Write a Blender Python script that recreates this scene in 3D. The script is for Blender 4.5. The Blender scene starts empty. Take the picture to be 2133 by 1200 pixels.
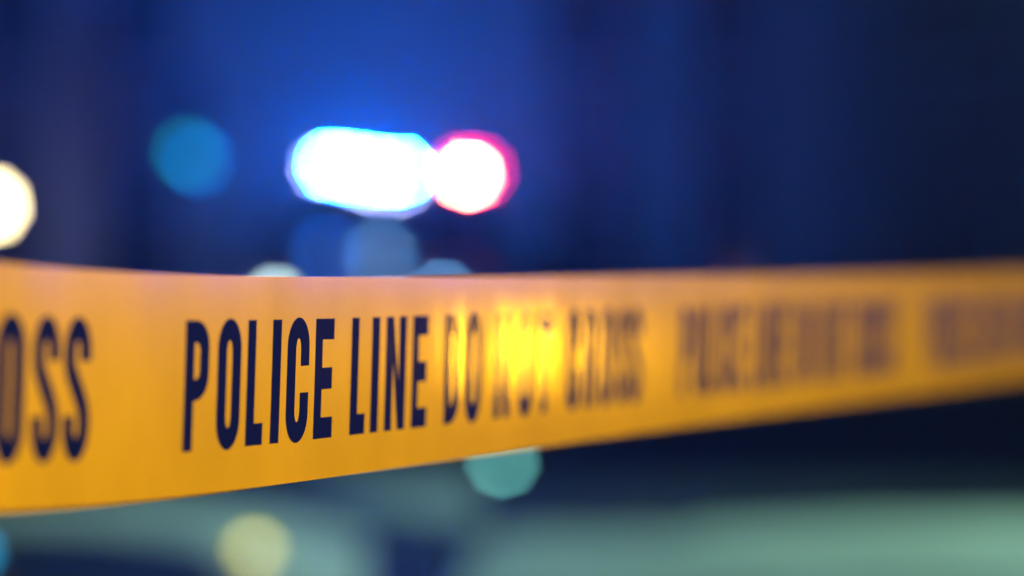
import bpy, bmesh, math, random
from mathutils import Vector, Matrix
from mathutils.geometry import tessellate_polygon

R = math.radians
PI = math.pi
rnd = random.Random(7)
SC = bpy.context.scene
COL = SC.collection

# ------------------------------------------------------------------ camera
CAM_H = 0.80
F_MM = 85.0
FPX = F_MM / 36.0 * 2133.0          # focal length in photo pixels
CX, CY = 1066.5, 600.0
FOCUS = 0.885
cam_d = bpy.data.cameras.new('camera')
cam = bpy.data.objects.new('camera', cam_d)
COL.objects.link(cam)
cam.location = (0, 0, CAM_H)
cam.rotation_euler = (R(90), 0, 0)
cam_d.lens = F_MM
cam_d.sensor_width = 36.0
cam_d.clip_start = 0.02
cam_d.clip_end = 500
cam_d.dof.use_dof = True
cam_d.dof.focus_distance = FOCUS
cam_d.dof.aperture_fstop = 2.85
cam_d.dof.aperture_blades = 9
cam_d.dof.aperture_rotation = R(8)
SC.camera = cam

# ------------------------------------------------------------------ night sky
world = bpy.data.worlds.new('World')
SC.world = world
world.use_nodes = True
wn = world.node_tree
bg = wn.nodes['Background']
sky = wn.nodes.new('ShaderNodeTexSky')
sky.sky_type = 'NISHITA'
sky.sun_disc = False
sky.sun_elevation = R(-4.0)
sky.sun_rotation = R(150)
wn.links.new(sky.outputs[0], bg.inputs[0])
bg.inputs[1].default_value = 0.05
SC.view_settings.view_transform = 'Standard'
SC.view_settings.look = 'None'
SC.view_settings.exposure = 0.0
SC.view_settings.gamma = 1.0
SC.render.engine = 'CYCLES'
SC.cycles.use_denoising = True
SC.cycles.max_bounces = 6
SC.cycles.volume_bounces = 0
SC.cycles.sample_clamp_indirect = 4.0
SC.cycles.caustics_reflective = False
SC.cycles.caustics_refractive = False

# ------------------------------------------------------------------ materials
def new_mat(name):
    m = bpy.data.materials.new(name)
    m.use_nodes = True
    return m, m.node_tree, m.node_tree.nodes['Principled BSDF']

def mat(name, col, rough=0.5, metal=0.0, var=0.12, scale=6.0, bump=0.0, spec=0.5):
    """painted or bare surface with a little uneven tone and roughness"""
    m, t, p = new_mat(name)
    tc = t.nodes.new('ShaderNodeTexCoord')
    n = t.nodes.new('ShaderNodeTexNoise')
    n.inputs['Scale'].default_value = scale
    n.inputs['Detail'].default_value = 6
    t.links.new(tc.outputs['Object'], n.inputs['Vector'])
    r = t.nodes.new('ShaderNodeValToRGB')
    c = Vector(col)
    a = [max(0, x) for x in c * (1 - var)]
    b = list(c * (1 + var))
    r.color_ramp.elements[0].position = 0.3
    r.color_ramp.elements[1].position = 0.7
    r.color_ramp.elements[0].color = (*a, 1)
    r.color_ramp.elements[1].color = (*b, 1)
    t.links.new(n.outputs[0], r.inputs[0])
    t.links.new(r.outputs[0], p.inputs['Base Color'])
    mr = t.nodes.new('ShaderNodeMapRange')
    mr.inputs[3].default_value = max(0.02, rough * 0.8)
    mr.inputs[4].default_value = min(1, rough * 1.2)
    t.links.new(n.outputs[0], mr.inputs[0])
    t.links.new(mr.outputs[0], p.inputs['Roughness'])
    p.inputs['Metallic'].default_value = metal
    p.inputs['Specular IOR Level'].default_value = spec
    if bump:
        bp = t.nodes.new('ShaderNodeBump')
        bp.inputs['Strength'].default_value = bump
        bp.inputs['Distance'].default_value = 0.01
        n2 = t.nodes.new('ShaderNodeTexNoise')
        n2.inputs['Scale'].default_value = scale * 12
        t.links.new(tc.outputs['Object'], n2.inputs['Vector'])
        t.links.new(n2.outputs[0], bp.inputs['Height'])
        t.links.new(bp.outputs[0], p.inputs['Normal'])
    return m

def lamp_mat(name, col, strength):
    m = bpy.data.materials.new(name)
    m.use_nodes = True
    t = m.node_tree
    t.nodes.clear()
    o = t.nodes.new('ShaderNodeOutputMaterial')
    e = t.nodes.new('ShaderNodeEmission')
    e.inputs[0].default_value = (*col, 1)
    e.inputs[1].default_value = strength
    t.links.new(e.outputs[0], o.inputs[0])
    return m

def clear_mat(name, tint, gloss=0.06):
    """clear plastic or thin glass that lets lamp light straight through"""
    m = bpy.data.materials.new(name)
    m.use_nodes = True
    t = m.node_tree
    t.nodes.clear()
    o = t.nodes.new('ShaderNodeOutputMaterial')
    tr = t.nodes.new('ShaderNodeBsdfTransparent')
    tr.inputs[0].default_value = (*tint, 1)
    gl = t.nodes.new('ShaderNodeBsdfGlossy')
    gl.inputs['Roughness'].default_value = 0.08
    mx = t.nodes.new('ShaderNodeMixShader')
    mx.inputs[0].default_value = gloss
    t.links.new(tr.outputs[0], mx.inputs[1])
    t.links.new(gl.outputs[0], mx.inputs[2])
    t.links.new(mx.outputs[0], o.inputs[0])
    return m

def tape_mat(name, col, transl, is_ink=False):
    """thin glossy plastic: coloured film, faint stretch creases across it"""
    m, t, p = new_mat(name)
    uv = t.nodes.new('ShaderNodeUVMap')
    uv.uv_map = 'uv'
    n = t.nodes.new('ShaderNodeTexNoise')
    n.inputs['Scale'].default_value = 1.0
    n.inputs['Detail'].default_value = 5
    mp0 = t.nodes.new('ShaderNodeMapping')
    mp0.inputs['Scale'].default_value = (1.8, 0.8, 1)
    t.links.new(uv.outputs[0], mp0.inputs['Vector'])
    t.links.new(mp0.outputs[0], n.inputs['Vector'])
    r = t.nodes.new('ShaderNodeValToRGB')
    c = Vector(col)
    r.color_ramp.elements[0].position = 0.3
    r.color_ramp.elements[1].position = 0.72
    r.color_ramp.elements[0].color = (*(c * 0.88), 1)
    r.color_ramp.elements[1].color = (*(c * 1.08), 1)
    t.links.new(n.outputs[0], r.inputs[0])
    # small specks and scuffs
    ns = t.nodes.new('ShaderNodeTexNoise')
    ns.inputs['Scale'].default_value = 16.0
    ns.inputs['Detail'].default_value = 6
    ns.inputs['Roughness'].default_value = 0.75
    t.links.new(uv.outputs[0], ns.inputs['Vector'])
    rs = t.nodes.new('ShaderNodeValToRGB')
    rs.color_ramp.elements[0].position = 0.24
    rs.color_ramp.elements[1].position = 0.36
    rs.color_ramp.elements[0].color = (0.35, 0.33, 0.30, 1)
    rs.color_ramp.elements[1].color = (1, 1, 1, 1)
    t.links.new(ns.outputs[0], rs.inputs[0])
    mu = t.nodes.new('ShaderNodeMix')
    mu.data_type = 'RGBA'
    mu.blend_type = 'MULTIPLY'
    mu.inputs[0].default_value = 1.0
    t.links.new(r.outputs[0], mu.inputs[6])
    t.links.new(rs.outputs[0], mu.inputs[7])
    t.links.new(mu.outputs[2], p.inputs['Base Color'])
    p.inputs['Roughness'].default_value = 0.5 if is_ink else 0.145
    p.inputs['Specular IOR Level'].default_value = 0.05 if is_ink else 0.5
    p.inputs['Coat Weight'].default_value = COAT * (0.6 if is_ink else 1)
    p.inputs['Coat Roughness'].default_value = COAT_ROUGH
    # creases: noise stretched along the height of the film, plus fine grain
    mp = t.nodes.new('ShaderNodeMapping')
    mp.inputs['Scale'].default_value = (9.0, 0.55, 1)
    t.links.new(uv.outputs[0], mp.inputs['Vector'])
    n1 = t.nodes.new('ShaderNodeTexNoise')
    n1.inputs['Scale'].default_value = 1.0
    n1.inputs['Detail'].default_value = 3
    t.links.new(mp.outputs[0], n1.inputs['Vector'])
    n2 = t.nodes.new('ShaderNodeTexNoise')
    n2.inputs['Scale'].default_value = 1.0
    n2.inputs['Detail'].default_value = 4
    mp2 = t.nodes.new('ShaderNodeMapping')
    mp2.inputs['Scale'].default_value = (26.0, 5.0, 1)
    t.links.new(uv.outputs[0], mp2.inputs['Vector'])
    t.links.new(mp2.outputs[0], n2.inputs['Vector'])
    b1 = t.nodes.new('ShaderNodeBump')
    b1.inputs['Strength'].default_value = 1.0
    b1.inputs['Distance'].default_value = CREASE
    t.links.new(n1.outputs[0], b1.inputs['Height'])
    b2 = t.nodes.new('ShaderNodeBump')
    b2.inputs['Strength'].default_value = 1.0
    b2.inputs['Distance'].default_value = GRAIN
    t.links.new(n2.outputs[0], b2.inputs['Height'])
    t.links.new(b1.outputs[0], b2.inputs['Normal'])
    t.links.new(b2.outputs[0], p.inputs['Normal'])
    t.links.new(b2.outputs[0], p.inputs['Coat Normal'])
    if transl > 0:
        o = t.nodes['Material Output']
        tl = t.nodes.new('ShaderNodeBsdfTranslucent')
        tl.inputs[0].default_value = (*col, 1)
        mx = t.nodes.new('ShaderNodeMixShader')
        mx.inputs[0].default_value = transl
        t.links.new(p.outputs[0], mx.inputs[1])
        t.links.new(tl.outputs[0], mx.inputs[2])
        t.links.new(mx.outputs[0], o.inputs[0])
    return m

COAT, COAT_ROUGH, CREASE, GRAIN = 0.9, 0.05, 0.00004, 0.00002
BLUE_E, RED_E = 1.0, 1.0
M = {}
M['tape'] = tape_mat('yellow_film', (0.80, 0.455, 0.012), 0.25)
M['ink'] = tape_mat('navy_ink', (0.003, 0.007, 0.042), 0.0, True)
M['car_white'] = mat('car_paint_white', (0.62, 0.64, 0.66), 0.22, 0, 0.03, 3)
M['car_dark'] = mat('car_paint_dark', (0.012, 0.016, 0.03), 0.2, 0, 0.05, 3)
M['black'] = mat('black_plastic', (0.015, 0.015, 0.016), 0.5)
M['rubber'] = mat('tyre_rubber', (0.02, 0.02, 0.021), 0.8, 0, 0.2, 20, 0.2)
M['alloy'] = mat('wheel_alloy', (0.45, 0.46, 0.48), 0.35, 0.9)
M['chrome'] = mat('chrome', (0.6, 0.6, 0.62), 0.12, 1.0, 0.02)
M['glass'] = mat('car_glass', (0.02, 0.025, 0.03), 0.06, 0, 0.05, 2, 0, 0.7)
M['pane'] = mat('window_glass', (0.008, 0.012, 0.016), 0.08, 0, 0.2, 1.0, 0, 0.5)
M['stone'] = mat('facade_stone', (0.22, 0.22, 0.21), 0.75, 0, 0.18, 1.3, 0.4)
M['stone2'] = mat('facade_render', (0.12, 0.125, 0.12), 0.8, 0, 0.2, 1.0, 0.4)
M['panel'] = mat('dark_spandrel', (0.045, 0.05, 0.055), 0.6)
M['frame'] = mat('window_frame', (0.05, 0.06, 0.07), 0.5)
M['asphalt'] = mat('wet_asphalt', (0.020, 0.021, 0.022), 0.85, 0, 0.5, 0.9, 0.6, 0.06)
M['paving'] = mat('pale_paving', (0.34, 0.36, 0.33), 0.85, 0, 0.32, 1.6, 0.4, 0.06)
M['paint'] = mat('road_paint', (0.60, 0.60, 0.56), 0.85, 0, 0.22, 3.0, 0.3, 0.06)
M['kerb'] = mat('kerb_stone', (0.22, 0.22, 0.215), 0.85, 0, 0.2, 3.0, 0.4, 0.06)
M['steel'] = mat('painted_steel', (0.06, 0.07, 0.075), 0.45, 0.3)
M['galv'] = mat('galvanised_steel', (0.35, 0.36, 0.37), 0.45, 0.8)
M['orange'] = mat('orange_plastic', (0.70, 0.16, 0.02), 0.4)
M['clear'] = clear_mat('clear_lens', (0.92, 0.93, 0.95))
M['plate'] = mat('plate_white', (0.7, 0.7, 0.68), 0.4)

BLUE = (0.002, 0.12, 1.0)
RED = (1.0, 0.035, 0.02)
M['blue_led'] = lamp_mat('blue_led_glow', BLUE, 39000)
M['blue_rear'] = lamp_mat('blue_rear_glow', (0.0, 0.17, 1.0), 3000)
M['red_led'] = lamp_mat('red_led_glow', RED, 6000)
M['pale_glint'] = lamp_mat('pale_glint_glow', (0.42, 0.48, 0.95), 170)
M['pale_blue_glint'] = lamp_mat('hood_glint_glow', (0.16, 0.48, 0.95), 22)
M['deep_blue_glint'] = lamp_mat('blue_glint_glow', (0.0, 0.16, 0.9), 22)
M['red_halo'] = lamp_mat('red_halo_glow', (1.0, 0.002, 0.14), 26)
M['head_lit'] = lamp_mat('headlamp_glow', (0.70, 1.0, 1.0), 19)
M['globe'] = lamp_mat('globe_glow', (1.0, 0.80, 0.42), 38)
M['teal_sig'] = lamp_mat('signal_teal_glow', (0.0, 0.72, 0.80), 4)
M['blue_sig'] = lamp_mat('signal_blue_glow', (0.0, 0.30, 1.0), 8)
M['amber_flare'] = lamp_mat('amber_flare_glow', (1.0, 0.92, 0.14), 5)
M['teal_flare'] = lamp_mat('teal_flare_glow', (0.26, 1.0, 0.90), 12)
M['blue_flare'] = lamp_mat('blue_flare_glow', (0.03, 0.55, 1.0), 6)
M['amber_work'] = lamp_mat('amber_beacon_glow', (1.0, 0.45, 0.008), 72)
M['blue_sheen'] = lamp_mat('blue_sheen_glow', (0.01, 0.05, 1.0), 300)
M['warm_head'] = lamp_mat('warm_lamp_glow', (1.0, 0.78, 0.50), 20)
M['green_head'] = lamp_mat('green_lamp_glow', (0.55, 1.0, 0.74), 20)

# ------------------------------------------------------------------ mesh helpers
class MB:
    def __init__(self):
        self.bm = bmesh.new()
    def box(self, x0, x1, y0, y1, z0, z1, bev=0.0):
        r = bmesh.ops.create_cube(self.bm, size=1.0)
        vs = r['verts']
        for v in vs:
            v.co = Vector((x0 + (v.co.x + .5) * (x1 - x0), y0 + (v.co.y + .5) * (y1 - y0), z0 + (v.co.z + .5) * (z1 - z0)))
        if bev:
            es = list({e for v in vs for e in v.link_edges})
            bmesh.ops.bevel(self.bm, geom=es, offset=bev, segments=2, affect='EDGES', profile=0.5)
        return self
    def lathe(self, prof, seg=24, mtx=None):
        """prof: (radius, z) list turned round z"""
        mtx = mtx or Matrix()
        rings = []
        for r, z in prof:
            if r < 1e-6:
                rings.append([self.bm.verts.new(mtx @ Vector((0, 0, z)))])
            else:
                rings.append([self.bm.verts.new(mtx @ Vector((r * math.cos(2 * PI * k / seg), r * math.sin(2 * PI * k / seg), z))) for k in range(seg)])
        for a, b in zip(rings, rings[1:]):
            for k in range(seg):
                k2 = (k + 1) % seg
                vs = []
                for w in (a[k % len(a)], a[k2 % len(a)], b[k2 % len(b)], b[k % len(b)]):
                    if w not in vs:
                        vs.append(w)
                if len(vs) > 2:
                    try:
                        self.bm.faces.new(vs)
                    except ValueError:
                        pass
        return self
    def tube(self, pts, rad, seg=10):
        pts = [Vector(p) for p in pts]
        rings = []
        for i, p in enumerate(pts):
            d = (pts[min(i + 1, len(pts) - 1)] - pts[max(i - 1, 0)]).normalized()
            a = d.orthogonal().normalized() if i == 0 else (rings_a - d * rings_a.dot(d)).normalized()
            rings_a = a
            b = d.cross(a)
            rr = rad[i] if isinstance(rad, (list, tuple)) else rad
            rings.append([self.bm.verts.new(p + (a * math.cos(2 * PI * k / seg) + b * math.sin(2 * PI * k / seg)) * rr) for k in range(seg)])
        for a, b in zip(rings, rings[1:]):
            for k in range(seg):
                self.bm.faces.new((a[k], a[(k + 1) % seg], b[(k + 1) % seg], b[k]))
        self.bm.faces.new(rings[0][::-1])
        self.bm.faces.new(rings[-1])
        return self
    def prism(self, poly, z0, z1):
        lo = [self.bm.verts.new((x, y, z0)) for x, y in poly]
        hi = [self.bm.verts.new((x, y, z1)) for x, y in poly]
        n = len(poly)
        self.bm.faces.new(lo[::-1])
        self.bm.faces.new(hi)
        for k in range(n):
            self.bm.faces.new((lo[k], lo[(k + 1) % n], hi[(k + 1) % n], hi[k]))
        return self
    def loft(self, rings, cap=True):
        rv = [[self.bm.verts.new(p) for p in r] for r in rings]
        n = len(rv[0])
        for a, b in zip(rv, rv[1:]):
            for k in range(n):
                self.bm.faces.new((a[k], a[(k + 1) % n], b[(k + 1) % n], b[k]))
        if cap:
            self.bm.faces.new(rv[0][::-1])
            self.bm.faces.new(rv[-1])
        return self
    def slab(self, quad, th):
        """a panel through four corners, given thickness along its normal"""
        q = [Vector(p) for p in quad]
        n = (q[1] - q[0]).cross(q[3] - q[0]).normalized() * th
        a = [self.bm.verts.new(p) for p in q]
        b = [self.bm.verts.new(p + n) for p in q]
        m = len(q)
        self.bm.faces.new(a[::-1])
        self.bm.faces.new(b)
        for k in range(m):
            self.bm.faces.new((a[k], a[(k + 1) % m], b[(k + 1) % m], b[k]))
        return self
    def build(self, name, material, parent=None, smooth=False):
        bmesh.ops.recalc_face_normals(self.bm, faces=self.bm.faces)
        me = bpy.data.meshes.new(name)
        self.bm.to_mesh(me)
        self.bm.free()
        if smooth:
            for f in me.polygons:
                f.use_smooth = True
            try:
                me.set_sharp_from_angle(angle=R(40))
            except Exception:
                pass
        o = bpy.data.objects.new(name, me)
        me.materials.append(material)
        COL.objects.link(o)
        o.parent = parent
        return o

def tag(o, label, cat, group=None):
    o['label'] = label
    o['category'] = cat
    if group:
        o['group'] = group
    return o

def empty(name, loc, label, cat, group=None, rot=(0, 0, 0)):
    o = bpy.data.objects.new(name, None)
    COL.objects.link(o)
    o.location = loc
    o.rotation_euler = rot
    o.empty_display_size = 0.2
    return tag(o, label, cat, group)

def structure(o):
    o['kind'] = 'structure'
    return o

def stuff(o):
    o['kind'] = 'stuff'
    return o

def copy_tree(o, parent=None):
    c = o.copy()
    COL.objects.link(c)
    if parent is not None:
        c.parent = parent
    for ch in list(o.children):
        copy_tree(ch, c)
    return c

def at(px, py, d):
    """point at distance d (metres along the view) seen at photo pixel px, py"""
    return Vector(((px - CX) / FPX * d, d, CAM_H + (CY - py) / FPX * d))

# ------------------------------------------------------------------ setting: ground, road, pavements
M_ = MB()
M_.box(-150, 150, -60, 300, -0.30, -0.004)
structure(M_.build('ground', M['asphalt']))
M_ = MB()
M_.box(-40, 40, -12, 20.75, -0.0039, 0.0)
structure(M_.build('road', M['asphalt']))
# pavement in front of the buildings, with its kerb; the car has two wheels up on the left part
M_ = MB()
M_.prism([(-40, 20.9), (40, 20.9), (40, 21.6), (-40, 21.6)], 0.0, 0.12)
structure(M_.build('pavement', M['paving']))
M_ = MB()
M_.prism([(-40, 20.75), (40, 20.75), (40, 20.899), (-40, 20.899)], 0.0, 0.125)
structure(M_.build('kerb', M['kerb']))
M_ = MB()
M_.prism([(-40, 14.2), (-1.57, 14.2), (-1.42, 14.35), (-1.42, 20.749), (-40, 20.749)], 0.0, 0.104)
structure(M_.build('pavement', M['kerb']))
# pale paved traffic island in the near right, edge as in the photo
edge = [(960, 1200), (1000, 1130), (1050, 1098), (1150, 1092), (1260, 1098), (1345, 1092), (1400, 1055), (1480, 1035),
        (1640, 1028), (1860, 1022), (2200, 1020), (2600, 1030)]
KH = 0.06
isl = []
for px, py in edge:
    py += (14 if px < 1380 else 62) if py < 1130 else 10
    d = (CAM_H - KH) * FPX / (py - CY)
    isl.append(((px - CX) / FPX * d, d))
isl = [(isl[0][0] - 0.02, 5.2)] + isl + [(isl[-1][0] + 0.3, 5.2)]
M_ = MB()
M_.prism(isl, 0.0, KH)
structure(M_.build('traffic_island', M['paving']))

def ground_poly(pix, z):
    out = []
    for px, py in pix:
        d = (CAM_H - z) * FPX / (py - CY)
        out.append(((px - CX) / FPX * d, d))
    return out
# painted road markings near the camera
M_ = MB()
M_.prism(ground_poly([(-60, 1042), (300, 1035), (560, 1070), (760, 1120), (760, 1260), (560, 1260), (430, 1130), (200, 1100), (-60, 1092)], 0.004), 0.0005, 0.004)
structure(M_.build('road_marking', M['paint']))
M_ = MB()
M_.prism(ground_poly([(560, 1000), (980, 960), (1000, 1090), (760, 1060)], 0.004), 0.0005, 0.004)
structure(M_.build('road_marking', M['paving']))

# ------------------------------------------------------------------ buildings behind
FY = 21.4
def facade(name, label, x0, x1, piers, h, wall_m, y):
    b = empty(name, (0, y, 0), label, 'building')
    w = MB()
    w.box(x0, x1, 0.35, 6.0, 0.0, h)                      # body behind the openings
    for a, c in piers:
        w.box(a, c, 0.0, 0.349, 0.0, h)
    edges = [x0] + [e for p in piers for e in p] + [x1]
    gaps = [(piers[i][1], piers[i + 1][0]) for i in range(len(piers) - 1)]
    for a, c in gaps:
        for z0, z1 in ((0.0, 0.55), (2.05, 2.75), (4.2, 5.0), (6.4, h)):
            MB().box(a, c, 0.03, 0.348, z0, z1).build('spandrel_panel', M['panel'], b)
    w.build('wall', wall_m, b)
    c = MB()
    c.box(x0 - 0.1, x1 + 0.1, -0.22, 0.5, h + 0.002, h + 0.35, 0.04)
    c.build('cornice', wall_m, b)
    for a, c in gaps:
        for z0, z1 in ((0.55, 2.05), (2.75, 4.2), (5.0, 6.4)):
            f = MB()
            t = 0.07
            for (p, q, r, s) in ((a, a + t, z0, z1), (c - t, c, z0, z1), (a + t, c - t, z0, z0 + t), (a + t, c - t, z1 - t, z1), ((a + c) / 2 - .03, (a + c) / 2 + .03, z0 + t, z1 - t)):
                f.box(p + 0.001, q - 0.001, 0.16, 0.24, r + 0.001, s - 0.001)
            fo = f.build('window', M['frame'], b)
            MB().box(a + t, c - t, 0.19, 0.205, z0 + t, z1 - t).build('pane', M['pane'], fo)
            MB().box(a - 0.0, c + 0.0, -0.07, 0.15, z0 - 0.08, z0 - 0.002, 0.01).build('sill', M['kerb'], fo)
    return b
pl = [(-12.0, -11.4), (-10.2, -9.6), (-8.4, -7.8), (-6.6, -6.0), (-5.3, -4.75), (-4.2, -3.6), (-3.0, 0.30), (1.10, 1.62), (2.22, 2.95)]
facade('office_building', 'pale stone building lit blue by the patrol lights, behind the light bar', -12.0, 2.95, pl, 8.0, M['stone'], FY)
facade('apartment_building', 'dark unlit building with tall windows at the right of the blue building', 3.05, 13.0,
       [(3.05, 3.35), (4.35, 4.75), (5.8, 6.2), (7.3, 7.7), (9.0, 9.5), (11.0, 13.0)], 8.6, M['stone2'], FY - 0.45)

# ------------------------------------------------------------------ patrol car
CAR_D = 17.9
ROLL = R(3.4)
car = empty('police_car', ((-0.88), CAR_D + 0.15, 0.055), 'white patrol car facing the camera with its roof lights flashing, behind the tape', 'police car', rot=(0, ROLL, 0))
# body: rings across the car from nose (y = -2.45) to tail (y = 2.45); local x = width, z = height
def ring(y, wlow, wmid, wtop, z0, zm, zt):
    pr = [(-wlow, z0), (-wmid, zm), (-wmid * 0.985, zm + (zt - zm) * 0.55), (-wtop, zt), (-wtop * 0.5, zt + 0.012), (0, zt + 0.018),
          (wtop * 0.5, zt + 0.012), (wtop, zt), (wmid * 0.985, zm + (zt - zm) * 0.55), (wmid, zm), (wlow, z0), (0, z0)]
    return [(a, y, z) for a, z in pr]
b = MB()
b.loft([ring(-2.45, .62, .70, .60, .30, .48, .66), ring(-2.38, .74, .82, .70, .24, .50, .74), ring(-2.0, .82, .91, .78, .20, .52, .86),
        ring(-1.0, .84, .93, .82, .19, .56, .96), ring(0.0, .84, .93, .84, .19, .58, .98), ring(1.2, .84, .93, .83, .19, .58, .99),
        ring(2.05, .82, .91, .78, .21, .56, .99), ring(2.38, .76, .84, .72, .26, .54, .93), ring(2.45, .66, .74, .64, .32, .52, .86)])
b.build('body', M['car_white'], car, True)
# glasshouse
def gring(y, wb, wt, zb, zt):
    return [(-wb, y, zb), (-wt, y, zt), (-wt * .5, y, zt + .012), (0, y, zt + .016), (wt * .5, y, zt + .012), (wt, y, zt), (wb, y, zb)]
g = MB()
g.loft([gring(-1.08, .78, .76, .965, .972), gring(-0.32, .82, .62, .97, 1.44), gring(0.15, .82, .64, .97, 1.475), gring(0.95, .82, .63, .97, 1.46), gring(1.80, .76, .72, .975, 1.0)])
g.build('roof', M['car_white'], car, True)
def yz(t, s):   # windscreen surface: t 0 bottom .. 1 top, s -1..1
    y = -1.05 + t * 0.72; z = 0.985 + t * 0.455; w = .72 + t * (-.13)
    return Vector((s * w, y, z))
MB().slab([yz(.04, -.95), yz(.93, -.94), yz(.93, .94), yz(.04, .95)], -0.012).build('windscreen', M['glass'], car)
MB().slab([(-.66, 1.02, 1.42), (-.70, 1.73, 1.03), (.70, 1.73, 1.03), (.66, 1.02, 1.42)][::-1], -0.02).build('rear_window', M['glass'], car)
for s in (-1, 1):
    for ya, yb, yc, yd in ((-.86, -.33, .10, .10), (.18, .18, .92, 1.42)):
        q = [(s * .815, ya, 1.0), (s * .64, yb, 1.40), (s * .645, yc, 1.41), (s * .815, yd, 1.0)]
        q = [(a + s * 0.012, y_, z_) for a, y_, z_ in q]
        MB().slab(q, 0.008 * s).build('side_window', M['glass'], car)
    dr = MB().box(s * .935 - .008, s * .935 + .008, -.95, .12, .30, .93, .006).build('door', M['car_dark'], car)
    MB().box(s * .955 - .012, s * .955 + .012, -.08, .06, .82, .85, .006).build('handle', M['chrome'], dr)
    dr = MB().box(s * .935 - .008, s * .935 + .008, .14, 1.10, .30, .93, .006).build('door', M['car_dark'], car)
    MB().box(s * .955 - .012, s * .955 + .012, .9, 1.04, .82, .85, .006).build('handle', M['chrome'], dr)
    mi = MB().box(s * .98 - .11, s * .98 + .11, -.80, -.66, .98, 1.12, .03).build('side_mirror', M['car_white'], car, True)
    MB().box(s * .98 - .09, s * .98 + .09, -.658, -.652, .995, 1.105).build('mirror_glass', M['chrome'], mi)
    MB().box(s * .70 - .14, s * .70 + .14, 2.38, 2.46, .70, .84, .02).build('tail_light', M['orange'], car)
    for yw in (-1.48, 1.45):
        wx = Matrix.Translation((s * .84, yw, .325)) @ Matrix.Rotation(PI / 2, 4, 'Y')
        wh = MB().lathe([(.20, -.105), (.29, -.11), (.325, -.085), (.33, 0), (.325, .085), (.29, .11), (.20, .105)], 32, wx).build('wheel', M['rubber'], car, True)
        rim = MB()
        rim.lathe([(.0, s * .085), (.05, s * .09), (.06, s * .07), (.17, s * .085), (.205, s * .10), (.205, -s * .10)], 32, wx)
        rim.build('rim', M['alloy'], wh, True)
MB().box(-.84, .84, -2.52, -2.30, .26, .47, .05).build('bumper', M['car_dark'], car, True)
MB().box(-.80, .80, 2.36, 2.52, .28, .50, .05).build('bumper', M['car_dark'], car, True)
gr = MB()
for k in range(5):
    gr.box(-.40, .40, -2.475, -2.43, .50 + k * .036, .52 + k * .036)
gr.build('grille', M['black'], car)
MB().box(-.26, .26, -2.535, -2.522, .31, .42, .008).build('licence_plate', M['plate'], car)
pb = MB()
for s in (-1, 1):
    pb.tube([(s * .33, -2.5, .28), (s * .33, -2.62, .36), (s * .33, -2.62, .74), (s * .32, -2.56, .80)], .022)
pb.tube([(-.33, -2.62, .70), (.33, -2.62, .70)], .02)
pb.tube([(-.33, -2.62, .50), (.33, -2.62, .50)], .02)
pb.build('push_bar', M['black'], car, True)
for s in (-1, 1):
    hx = Matrix.Translation((s * .68, -2.40, .605)) @ Matrix.Rotation(PI / 2, 4, 'X')
    h = MB().lathe([(0, -.02), (.10, -.02), (.115, .02), (.11, .05), (.085, .05), (.08, .02)], 24, hx).build('headlight', M['chrome'], car, True)
    if s < 0:
        MB().lathe([(0, .03), (.05, .03), (.05, .045), (.03, .055), (0, .058)], 20, hx).build('lit_bulb', M['head_lit'], h)
    MB().lathe([(.10, .055), (.09, .068), (.05, .078), (0, .082)], 24, hx).build('lens', M['clear'], h, True)
# added glowing plates imitating reflections on the hood and windscreen
for xc, yc, zc, w_, mm in ((-.10, -1.16, .985, .05, 'pale_blue_glint'), (-.48, -1.10, .985, .05, 'deep_blue_glint')):
    cl = MB().box(xc - w_ - .01, xc + w_ + .01, yc, yc + .04, zc - .012, zc + .03, .006).build('glint_holder', M['black'], car)
    MB().box(xc - w_, xc + w_, yc - .006, yc - .001, zc - .004, zc + .014).build('glint_plate', M[mm], cl)
MB().box(.31, .43, -2.49, -2.46, .705, .735, .004).build('nose_glint', M['pale_blue_glint'], car)  # added glowing plate for a pale reflection smear on the hood
# roof light bar; base drawn forward to keep blue light off the road
LZ = 1.563
lb = MB().box(-.62, .60, -.12, .30, LZ, LZ + .035, .012).box(-.45, -.40, .10, .22, 1.46, LZ - .001).box(.40, .45, .10, .22, 1.46, LZ - .001).build('light_bar', M['black'], car)
Z0 = LZ + .037
# a black core with the lamp plates on its front and (dimmer) rear faces
MB().box(-.60, .54, .10, .22, Z0 - .001, Z0 + .055, .006).build('core', M['black'], lb)
def module(nm, m, xc, zc, w=.074, hgt=.030, rear=None):
    MB().box(xc - w / 2, xc + w / 2, .088, .099, zc - hgt / 2, zc + hgt / 2, .003).build(nm, m, lb)
    if rear:
        MB().box(xc - w / 2, xc + w / 2, .221, .232, zc - hgt / 2, zc + hgt / 2, .003).build(nm, rear, lb)
module('blue_lamp', M['blue_led'], -.555, Z0 + .036, rear=M['blue_rear'])
module('blue_lamp', M['blue_led'], -.42, Z0 + .026, rear=M['blue_rear'])
module('blue_lamp', M['blue_led'], -.24, Z0 + .020, rear=M['blue_rear'])
module('blue_lamp', M['blue_led'], -.06, Z0 + .016, rear=M['blue_rear'])
module('red_lamp', M['red_led'], .452, Z0 + .016)
MB().box(.355, .585, .1005, .112, Z0 - .03, Z0 + .10, .004).build('halo_plate', M['red_halo'], lb)  # added glowing plate that makes the halo round the red lamp
MB().box(-.665, -.625, .10, .13, Z0 + .010, Z0 + .03, .003).build('side_glint', M['pale_glint'], lb)  # added glowing plate for the pale crescent beside the blue lamps
for xc in (-.30, -.19, -.03):
    MB().box(xc - .02, xc + .02, -.132, -.1205, LZ - .035, LZ - .013, .002).build('roof_glint', M['pale_glint'], lb)  # added glowing plates in place of the lamps' reflection in the roof
MB().box(-.615, .595, -.11, .295, LZ + .036, LZ + .12, .02).build('lens_cover', M['clear'], lb, True)

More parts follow.
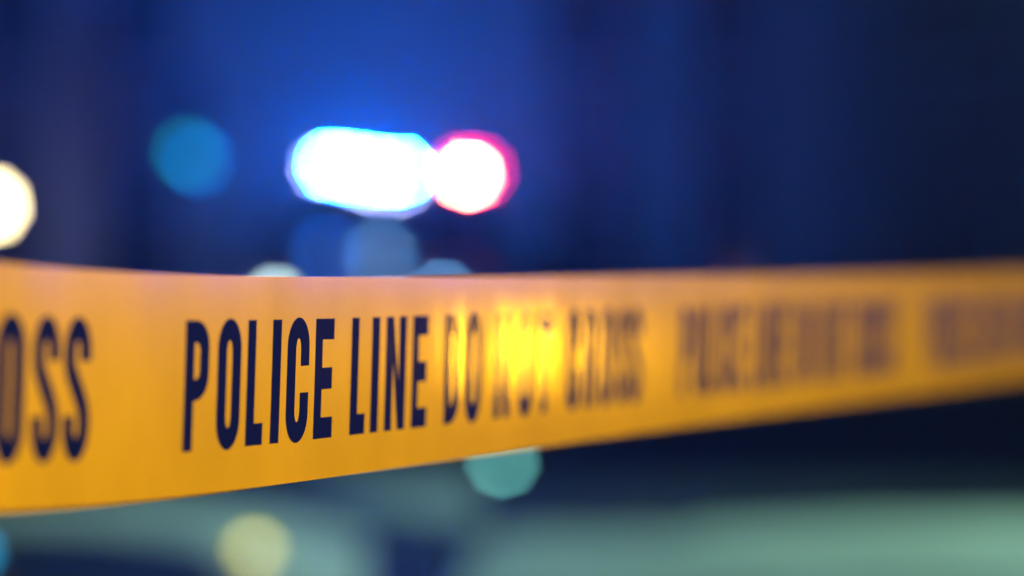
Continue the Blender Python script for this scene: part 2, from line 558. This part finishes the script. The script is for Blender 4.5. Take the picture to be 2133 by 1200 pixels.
# ------------------------------------------------------------------ lamps seen as discs
def post_lamp(name, loc, label, rad, m, group=None):
    L = empty(name, (loc.x, loc.y, 0.104 if loc.y < 20.75 else 0.12), label, 'street lamp', group)
    h = loc.z - L.location.z
    MB().lathe([(.09, 0), (.09, .25), (.055, .32), (.04, .5), (.035, h - rad - .08), (.05, h - rad - .05), (.05, h - rad - .01)], 16).build('post', M['steel'], L, True)
    MB().lathe([(rad * math.sin(a), h - rad * math.cos(a)) for a in [PI * k / 14 for k in range(15)]], 24).build('globe', m, L, True)
    MB().lathe([(0, h + rad + .05), (.03, h + rad + .04), (rad * .6, h + rad * .85), (rad * .55, h + rad * .84)], 16).build('cap', M['steel'], L, True)
    return L
post_lamp('post_lamp', at(-19, 428, 19.8), 'low post lamp with a bright warm white globe at the left edge', .092, M['globe'])

p = at(406, 328, 20.2)
tl = empty('traffic_light', (p.x, p.y, 0.104), 'dim traffic light glowing teal left of the light bar', 'traffic light')
MB().tube([(0, .02, 0), (0, .02, p.z + .65)], .05, 14).build('pole', M['steel'], tl, True)
hz = p.z - 0.104
MB().box(-.14, .14, -.16, -.02, hz - .16, hz + .70, .03).build('housing', M['black'], tl, True)
for dx, dz, mm, rr in ((-.047, .035, M['teal_sig'], .05), (.047, -.035, M['blue_sig'], .05), (0, .27, M['black'], .078), (0, .54, M['black'], .078)):
    hx = Matrix.Translation((dx, -.165, hz + dz)) @ Matrix.Rotation(PI / 2, 4, 'X')
    MB().lathe([(0, .012), (rr * .6, .010), (rr * .96, .002), (rr, -.004)], 24, hx).build('signal_lens', mm, tl, True)
    v = MB()
    hx2 = Matrix.Translation((dx, -.16, hz + dz)) @ Matrix.Rotation(PI / 2, 4, 'X')
    v.lathe([(rr + .006, 0), (rr + .008, .05), (rr + .012, .05), (rr + .011, 0)], 24, hx2)
    v.build('visor', M['black'], tl, True)

def road_flare(px, py, m, label, z=0.0, hh=.05):
    d = (CAM_H - z - .035) * FPX / (py - CY)
    f = empty('road_flare', ((px - CX) / FPX * d, d, z), label, 'road flare', 'flat flare lamps lying on the road')
    MB().lathe([(0, 0), (.055, 0), (.062, .008), (.058, .018), (.03, .022), (0, .022)], 28).build('base', M['orange'], f, True)
    MB().lathe([(.0, .0221), (.03, .0221), (.03, .04), (.02, .048), (0, .05)], 24).build('glow_dome', m, f, True)
    return f
road_flare(530, 1142, M['amber_flare'], 'round pale yellow lamp glowing on the road under the tape')
road_flare(1047, 962, M['teal_flare'], 'round teal lamp on the road half hidden by the lower edge of the tape')
road_flare(-62, 1150, M['blue_flare'], 'dim blue lamp cut off by the lower left corner')

# ------------------------------------------------------------------ barrier tape
W = 0.075
HC = (8.530655187952618e-06, -0.1565071644666676, 521.5292065409622)
TC = (-1.24007175e-11, 6.60742815e-08, -1.30433866e-04, 1.06311425e-01, 5.46309890e+02)
def poly(c, x):
    r = 0.0
    for k in c:
        r = r * x + k
    return r
xa, xb = -160, 2330
base = []
for i in range(0, 499):
    px = xa + (xb - xa) * i / 498
    h = poly(HC, px)
    d = FPX * W / h
    base.append(Vector(((px - CX) / FPX * d, d, CAM_H + (CY - poly(TC, px)) / FPX * d)))
def ext(p, q, length, drop, n=40):
    t = (q - p).normalized()
    return [q + t * (length * k / n) + Vector((0, 0, -drop * (k / n) ** 2)) for k in range(1, n + 1)]
pre = ext(base[6], base[0], 0.62, 0.0)[::-1]
post = ext(base[-7], base[-1], 0.95, 0.0)
line = pre + base + post
arc = [0.0]
for a, c in zip(line, line[1:]):
    arc.append(arc[-1] + (c - a).length / W)
# arc length of the left edge of the first letter P (photo pixel 390)
i0 = len(pre) + int(round((390 - xa) / (xb - xa) * 498))
arc = [s - arc[i0] for s in arc]
U0, U1 = arc[0], arc[-1]
import bisect
def curve(u):
    k = min(max(bisect.bisect_right(arc, u) - 1, 0), len(arc) - 2)
    t = (u - arc[k]) / (arc[k + 1] - arc[k])
    return line[k].lerp(line[k + 1], t)
SHEAR, TILT, BOW = 0.060, R(0.0), 0.002
def surf(u, v, lift=0.0):
    """u along the tape (in tape widths), v from bottom 0 to top 1"""
    uu = u + SHEAR * (v - 1.0)
    p = curve(uu)
    t = curve(uu + 0.15) - curve(uu - 0.15)
    t.z = 0
    t.normalize()
    n = Vector((t.y, -t.x, 0))
    w = 0.00007 * math.sin(u * 7.1 + 1.3 * v) * math.sin(u * 1.7) + 0.00001 * math.sin(u * 15.0 - 0.6 * v + 1.0)
    # tight ripples where the film is stretched
    g = math.exp(-((u - 3.1) / 0.9) ** 2)
    w += 0.0009 * math.exp(-((u - 3.3) / 1.2) ** 2 / 2)
    w += g * 0.000012 * math.sin(u * 2 * PI / 0.23 + 0.5 * math.sin(v * 5))
    bw = BOW + 0.003 * max(0.0, min(1.0, (1.0 - u) / 2.0)) ** 1.5
    off = bw * 4 * v * (1 - v) * W + w + math.tan(TILT) * (1 - v) * W
    return p + n * (off + lift) + Vector((0, 0, -(1 - v) * W))
DU, NV = 0.03, 14
def build_uv_mesh(name, bm2, material, parent, lift):
    """bm2 lives in (u, v, 0): keep that as the UV map, then lay it on the tape"""
    uvl = bm2.loops.layers.uv.new('uv')
    for f in bm2.faces:
        f.smooth = True
        for l in f.loops:
            l[uvl].uv = (l.vert.co.x, l.vert.co.y)
    for v in bm2.verts:
        v.co = surf(v.co.x, v.co.y, lift)
    me = bpy.data.meshes.new(name)
    bm2.to_mesh(me)
    bm2.free()
    me.materials.append(material)
    o = bpy.data.objects.new(name, me)
    COL.objects.link(o)
    o.parent = parent
    return o
n0, n1 = math.ceil((U0 + 0.2) / DU), math.floor((U1 - 0.2) / DU)
bt = bmesh.new()
grid = [[bt.verts.new((i * DU, j / NV, 0)) for j in range(NV + 1)] for i in range(n0, n1 + 1)]
for a, c in zip(grid, grid[1:]):
    for j in range(NV):
        bt.faces.new((a[j], c[j], c[j + 1], a[j + 1]))
tape = build_uv_mesh('barrier_tape', bt, M['tape'], None, 0.0)
tag(tape, 'glossy yellow police tape with navy capitals stretched across the whole picture', 'barrier tape')

# ---- condensed capitals: outlines in a box of width w, height 1
def arc_pts(cx, cy, rx, ry, a0, a1, n=10):
    return [(cx + rx * math.cos(R(a0 + (a1 - a0) * k / n)), cy + ry * math.sin(R(a0 + (a1 - a0) * k / n))) for k in range(n + 1)]
def stadium(w, x0, x1, y0, y1, ry):
    cxm, rx = (x0 + x1) / 2, (x1 - x0) / 2
    return arc_pts(cxm, y1 - ry, rx, ry, 0, 180, 18) + arc_pts(cxm, y0 + ry, rx, ry, 180, 360, 18)
def stroke(path, a, bb):
    L_, R_ = [], []
    for i, (x_, y_) in enumerate(path):
        p0 = path[max(i - 1, 0)]
        p1 = path[min(i + 1, len(path) - 1)]
        dx, dy = p1[0] - p0[0], p1[1] - p0[1]
        l = math.hypot(dx, dy)
        nx, ny = -dy / l, dx / l
        L_.append((x_ + nx * a, y_ + ny * bb))
        R_.append((x_ - nx * a, y_ - ny * bb))
    return L_ + R_[::-1]
def glyph(ch, w, stem=0.375):
    s = w * stem      # stem
    t = 0.165          # horizontal stroke
    o = 0.015
    if ch == 'I':
        return [[[(0, 0), (w, 0), (w, 1), (0, 1)]]]
    if ch == 'L':
        return [[[(0, 0), (w, 0), (w, .175), (s * 1.25, .175), (s * 1.25, 1), (0, 1)]]]
    if ch == 'T':
        return [[[(0, 1), (0, 1 - t), (w / 2 - s / 2, 1 - t), (w / 2 - s / 2, 0), (w / 2 + s / 2, 0), (w / 2 + s / 2, 1 - t), (w, 1 - t), (w, 1)]]]
    if ch == 'E':
        m1 = w * .93
        return [[[(0, 0), (w, 0), (w, .175), (s, .175), (s, .41), (m1, .41), (m1, .59), (s, .59), (s, .825), (w, .825), (w, 1), (0, 1)]]]
    if ch == 'N':
        q = s * .92
        return [[[(0, 0), (q, 0), (q, .60), (w - q, 0), (w, 0), (w, 1), (w - q, 1), (w - q, .42), (q, 1), (0, 1)]]]
    if ch == 'O':
        return [[stadium(w, 0, w, -o, 1 + o, .24), stadium(w, s, w - s, t * .95, 1 - t * .95, .10)[::-1]]]
    if ch == 'D':
        outr = [(0, 0), (w * .35, 0)] + arc_pts(w * .35, .22, w * .65, .22, 270, 360) + arc_pts(w * .35, .78, w * .65, .22, 0, 90) + [(0, 1)]
        inn = [(s, t)] + arc_pts(w * .40, t + .10, w * .60 - s, .10, 270, 360) + arc_pts(w * .40, 1 - t - .10, w * .60 - s, .10, 0, 90) + [(s, 1 - t)]
        return [[outr, inn[::-1]]]
    if ch in 'PR':
        lo = .385 if ch == 'P' else .41
        outr = [(0, 0), (s, 0), (s, lo)]
        if ch == 'R':
            outr = [(0, 0), (s, 0), (s, lo), (w * .52, lo - .02), (w - s, .12), (w - s * .95, 0), (w * 1.02, 0), (w, .14), (w * .98, .34), (w * .80, .47)]
            outr += arc_pts(w * .45, lo + .26, w * .53, .20, -25, 0, 4)
        else:
            outr += [(w * .45, lo)] + arc_pts(w * .45, lo + .20, w * .55, .20, 270, 360)
        outr += arc_pts(w * .45, .80, w * .55, .20, 0, 90) + [(0, 1)]
        inn = [(s, lo + .165)] + arc_pts(w * .46, lo + .235, w * .54 - s, .07, 270, 360) + arc_pts(w * .46, .83 - .07, w * .54 - s, .07, 0, 90) + [(s, .83)]
        return [[outr, inn[::-1]]]
    if ch == 'C':
        rx, ri = w / 2, w / 2 - s
        outr = [(w, .615)] + arc_pts(w / 2, .775, rx, .24, 0, 180, 18) + arc_pts(w / 2, .225, rx, .24, 180, 360, 18) + [(w, .395), (w - s, .395)]
        outr += arc_pts(w / 2, .26, ri, .105, 360, 180, 14) + arc_pts(w / 2, .74, ri, .105, 180, 0, 14) + [(w - s, .615)]
        return [[outr]]
    if ch == 'S':
        a, bb = s * .47, .085
        r0 = w / 2 - a
        path = [(w - a, .70)] + arc_pts(w / 2, .76, r0, .17, 0, 180, 14)
        path += [(a * 1.02, .69), (a * 1.25, .63), (w * .42, .54), (w * .60, .45), (w - a * 1.25, .365), (w - a * 1.02, .30)]
        path += arc_pts(w / 2, .235, r0, .165, 0, -180, 14) + [(a, .31)]
        # a strip of quads, so the outline never folds over itself
        st = stroke(path, a, bb)
        n = len(path)
        return [[[st[i], st[i + 1], st[2 * n - 2 - i], st[2 * n - 1 - i]]] for i in range(n - 1)]
CAP0, CAPH = 0.200, 0.592
layout = [('P', 0.0, .200), ('O', .272, .203), ('L', .529, .152), ('I', .748, .080), ('C', .884, .205), ('E', 1.145, .180),
          ('L', 1.497, .150), ('I', 1.700, .080), ('N', 1.845, .213), ('E', 2.125, .165), ('D', 2.480, .170), ('O', 2.720, .180),
          ('N', 3.055, .190), ('O', 3.350, .180), ('T', 3.590, .180), ('C', 3.975, .175), ('R', 4.205, .175), ('O', 4.435, .180),
          ('S', 4.665, .170), ('S', 4.865, .175)]
def phrase(start, sc, name):
    bm2 = bmesh.new()
    for ch, u_, w_ in layout:
        for loops in glyph(ch, w_ / CAPH, 0.39 if sc == 1.0 else 0.44):
            polys = [[Vector((start + (u_ + px * CAPH) * sc, CAP0 + py * CAPH, 0)) for px, py in lp] for lp in loops]
            flat = [p_ for lp in polys for p_ in lp]
            vs = [bm2.verts.new(p_) for p_ in flat]
            for tri in tessellate_polygon(polys):
                try:
                    f = bm2.faces.new([vs[k] for k in tri])
                    f.normal_update()
                    if f.normal.z < 0:
                        f.normal_flip()
                except ValueError:
                    pass
    bmesh.ops.remove_doubles(bm2, verts=bm2.verts, dist=1e-5)
    for i in range(math.floor(start / DU), math.ceil((start + 5.2 * sc) / DU) + 1):
        g_ = bm2.verts[:] + bm2.edges[:] + bm2.faces[:]
        bmesh.ops.bisect_plane(bm2, geom=g_, plane_co=(i * DU, 0, 0), plane_no=(1, 0, 0), dist=1e-6)
    for j in range(1, NV):
        g_ = bm2.verts[:] + bm2.edges[:] + bm2.faces[:]
        bmesh.ops.bisect_plane(bm2, geom=g_, plane_co=(0, j / NV, 0), plane_no=(0, 1, 0), dist=1e-6)
    return build_uv_mesh(name, bm2, M['ink'], tape, 0.00007)
for st_, sc_ in ((-6.27, 1.1), (0.0, 1.0), (5.634, 0.80), (10.43, 0.80), (15.2, 0.80)):
    if st_ > U0 + .3 and st_ + 5.1 * sc_ < U1 - .3:
        phrase(st_, sc_, 'lettering')

# posts that the tape is tied to, both outside the picture
def tape_post(u, label):
    p_ = curve(u)
    o = empty('tape_post', (p_.x, p_.y, 0), label, 'post', 'posts holding the tape')
    MB().lathe([(.16, 0), (.165, .015), (.14, .035), (.03, .05), (.022, .06), (.022, .98), (.028, .985), (.028, 1.01), (0, 1.02)], 24).build('pole', M['steel'], o, True)
    return o
tape_post(U0 + 0.1, 'black post holding the near end of the tape, outside the left edge')
tape_post(U1 - 0.1, 'black post holding the far end of the tape, outside the right edge')

# ------------------------------------------------------------------ lamps just out of view
def spot(name, parent, loc, target, col, watts, cone, blend, radius):
    """a shaded lamp: a real spot inside the lamp head"""
    d = bpy.data.lights.new(name, 'SPOT')
    d.color = col
    d.energy = watts
    d.spot_size = cone
    d.spot_blend = blend
    d.shadow_soft_size = radius
    o = bpy.data.objects.new(name, d)
    COL.objects.link(o)
    o.parent = parent
    o.location = loc
    o.rotation_euler = (Vector(target) - Vector(loc)).to_track_quat('-Z', 'Y').to_euler()
    return o
def street_light(loc, head, label, m, side, target, col, watts, cone, blend):
    L = empty('street_light', loc, label, 'street lamp', 'street lights outside the picture')
    h = head
    loc = Vector(loc)
    MB().lathe([(.09, 0), (.09, .3), (.06, .36), (.05, h + .12), (0, h + .13)], 16).build('pole', M['steel'], L, True)
    MB().tube([(0, 0, h + .05), (side * .25, 0, h + .12), (side * .6, 0, h + .10)], .03).build('arm', M['steel'], L, True)
    hd = Vector((side * .75, 0, h))
    dr = (Vector(target) - loc - hd).normalized()
    mt = Matrix.Translation(hd) @ dr.to_track_quat('Z', 'Y').to_matrix().to_4x4()
    MB().lathe([(0, -.16), (.06, -.15), (.10, -.05), (.14, .06), (.135, .06), (.095, -.045), (.05, -.13), (0, -.135)], 24, mt).build('lamp_head', M['steel'], L, True)
    MB().lathe([(0, -.10), (.04, -.10), (.045, -.07), (0, -.05)], 16, mt).build('bulb', m, L, True)
    spot('lamp_beam', L, hd + dr * .07, Vector(target) - loc, col, watts, cone, blend, .05)
    return L
street_light((1.75, -0.9, 0), 2.55, 'warm street lamp lighting the tape from behind the camera', M['warm_head'], -1, (0.10, 1.10, .78), (1.0, .75, .42), 620, R(46), .5)
street_light((4.4, 8.6, 0), 3.9, 'greenish street lamp over the pale paving at the right', M['green_head'], -1, (1.0, 7.2, 0), (.50, 1.0, .68), 1150, R(78), .6)

# amber beacon mirrored in the tape, and a blue lamp added for its sheen
def beacon(u, v_, dist, rise, rad, m, label):
    pc = surf(u, v_)
    v = (pc - Vector((0, 0, CAM_H))).normalized()
    t_ = curve(u + .8) - curve(u - .8)
    n = Vector((t_.y, -t_.x, 0)).normalized()
    r = v - 2 * v.dot(n) * n
    q = pc + r * dist + Vector((0, 0, rise))
    o = empty('warning_beacon', (q.x, q.y, 0), label, 'warning beacon', 'beacons outside the right edge')
    k = rad / .06
    MB().lathe([(.2, 0), (.2, .03), (.03, .05), (.025, q.z - .09 * k), (.07 * k, q.z - .08 * k), (.07 * k, q.z - .061 * k)], 20).build('stand', M['steel'], o, True)
    MB().lathe([(0, q.z - .06 * k), (.058 * k, q.z - .06 * k), (.062 * k, q.z), (.055 * k, q.z + .035 * k), (.03 * k, q.z + .06 * k), (0, q.z + .066 * k)], 24).build('dome', m, o, True)
    print('BEACON', q)
beacon(3.25, 0.61, 4.6, 0.0, .072, M['amber_work'], 'amber beacon on a stand outside the right edge, mirrored in the tape')
beacon(2.5, 1.0, 3.4, 0.23, .09, M['blue_sheen'], 'unseen blue lamp on a taller stand, added outside the right edge to tint the tape')

# ------------------------------------------------------------------ night mist
hz_m = bpy.data.materials.new('mist')
hz_m.use_nodes = True
t = hz_m.node_tree
t.nodes.clear()
ho = t.nodes.new('ShaderNodeOutputMaterial')
hv = t.nodes.new('ShaderNodeVolumePrincipled')
hv.inputs['Color'].default_value = (0.9, 0.93, 1.0, 1)
hv.inputs['Density'].default_value = 0.0022
hv.inputs['Anisotropy'].default_value = 0.6
t.links.new(hv.outputs[0], ho.inputs['Volume'])
stuff(MB().box(-16, 16, -5, 29, -1.31, 10.0).build('haze', hz_m))
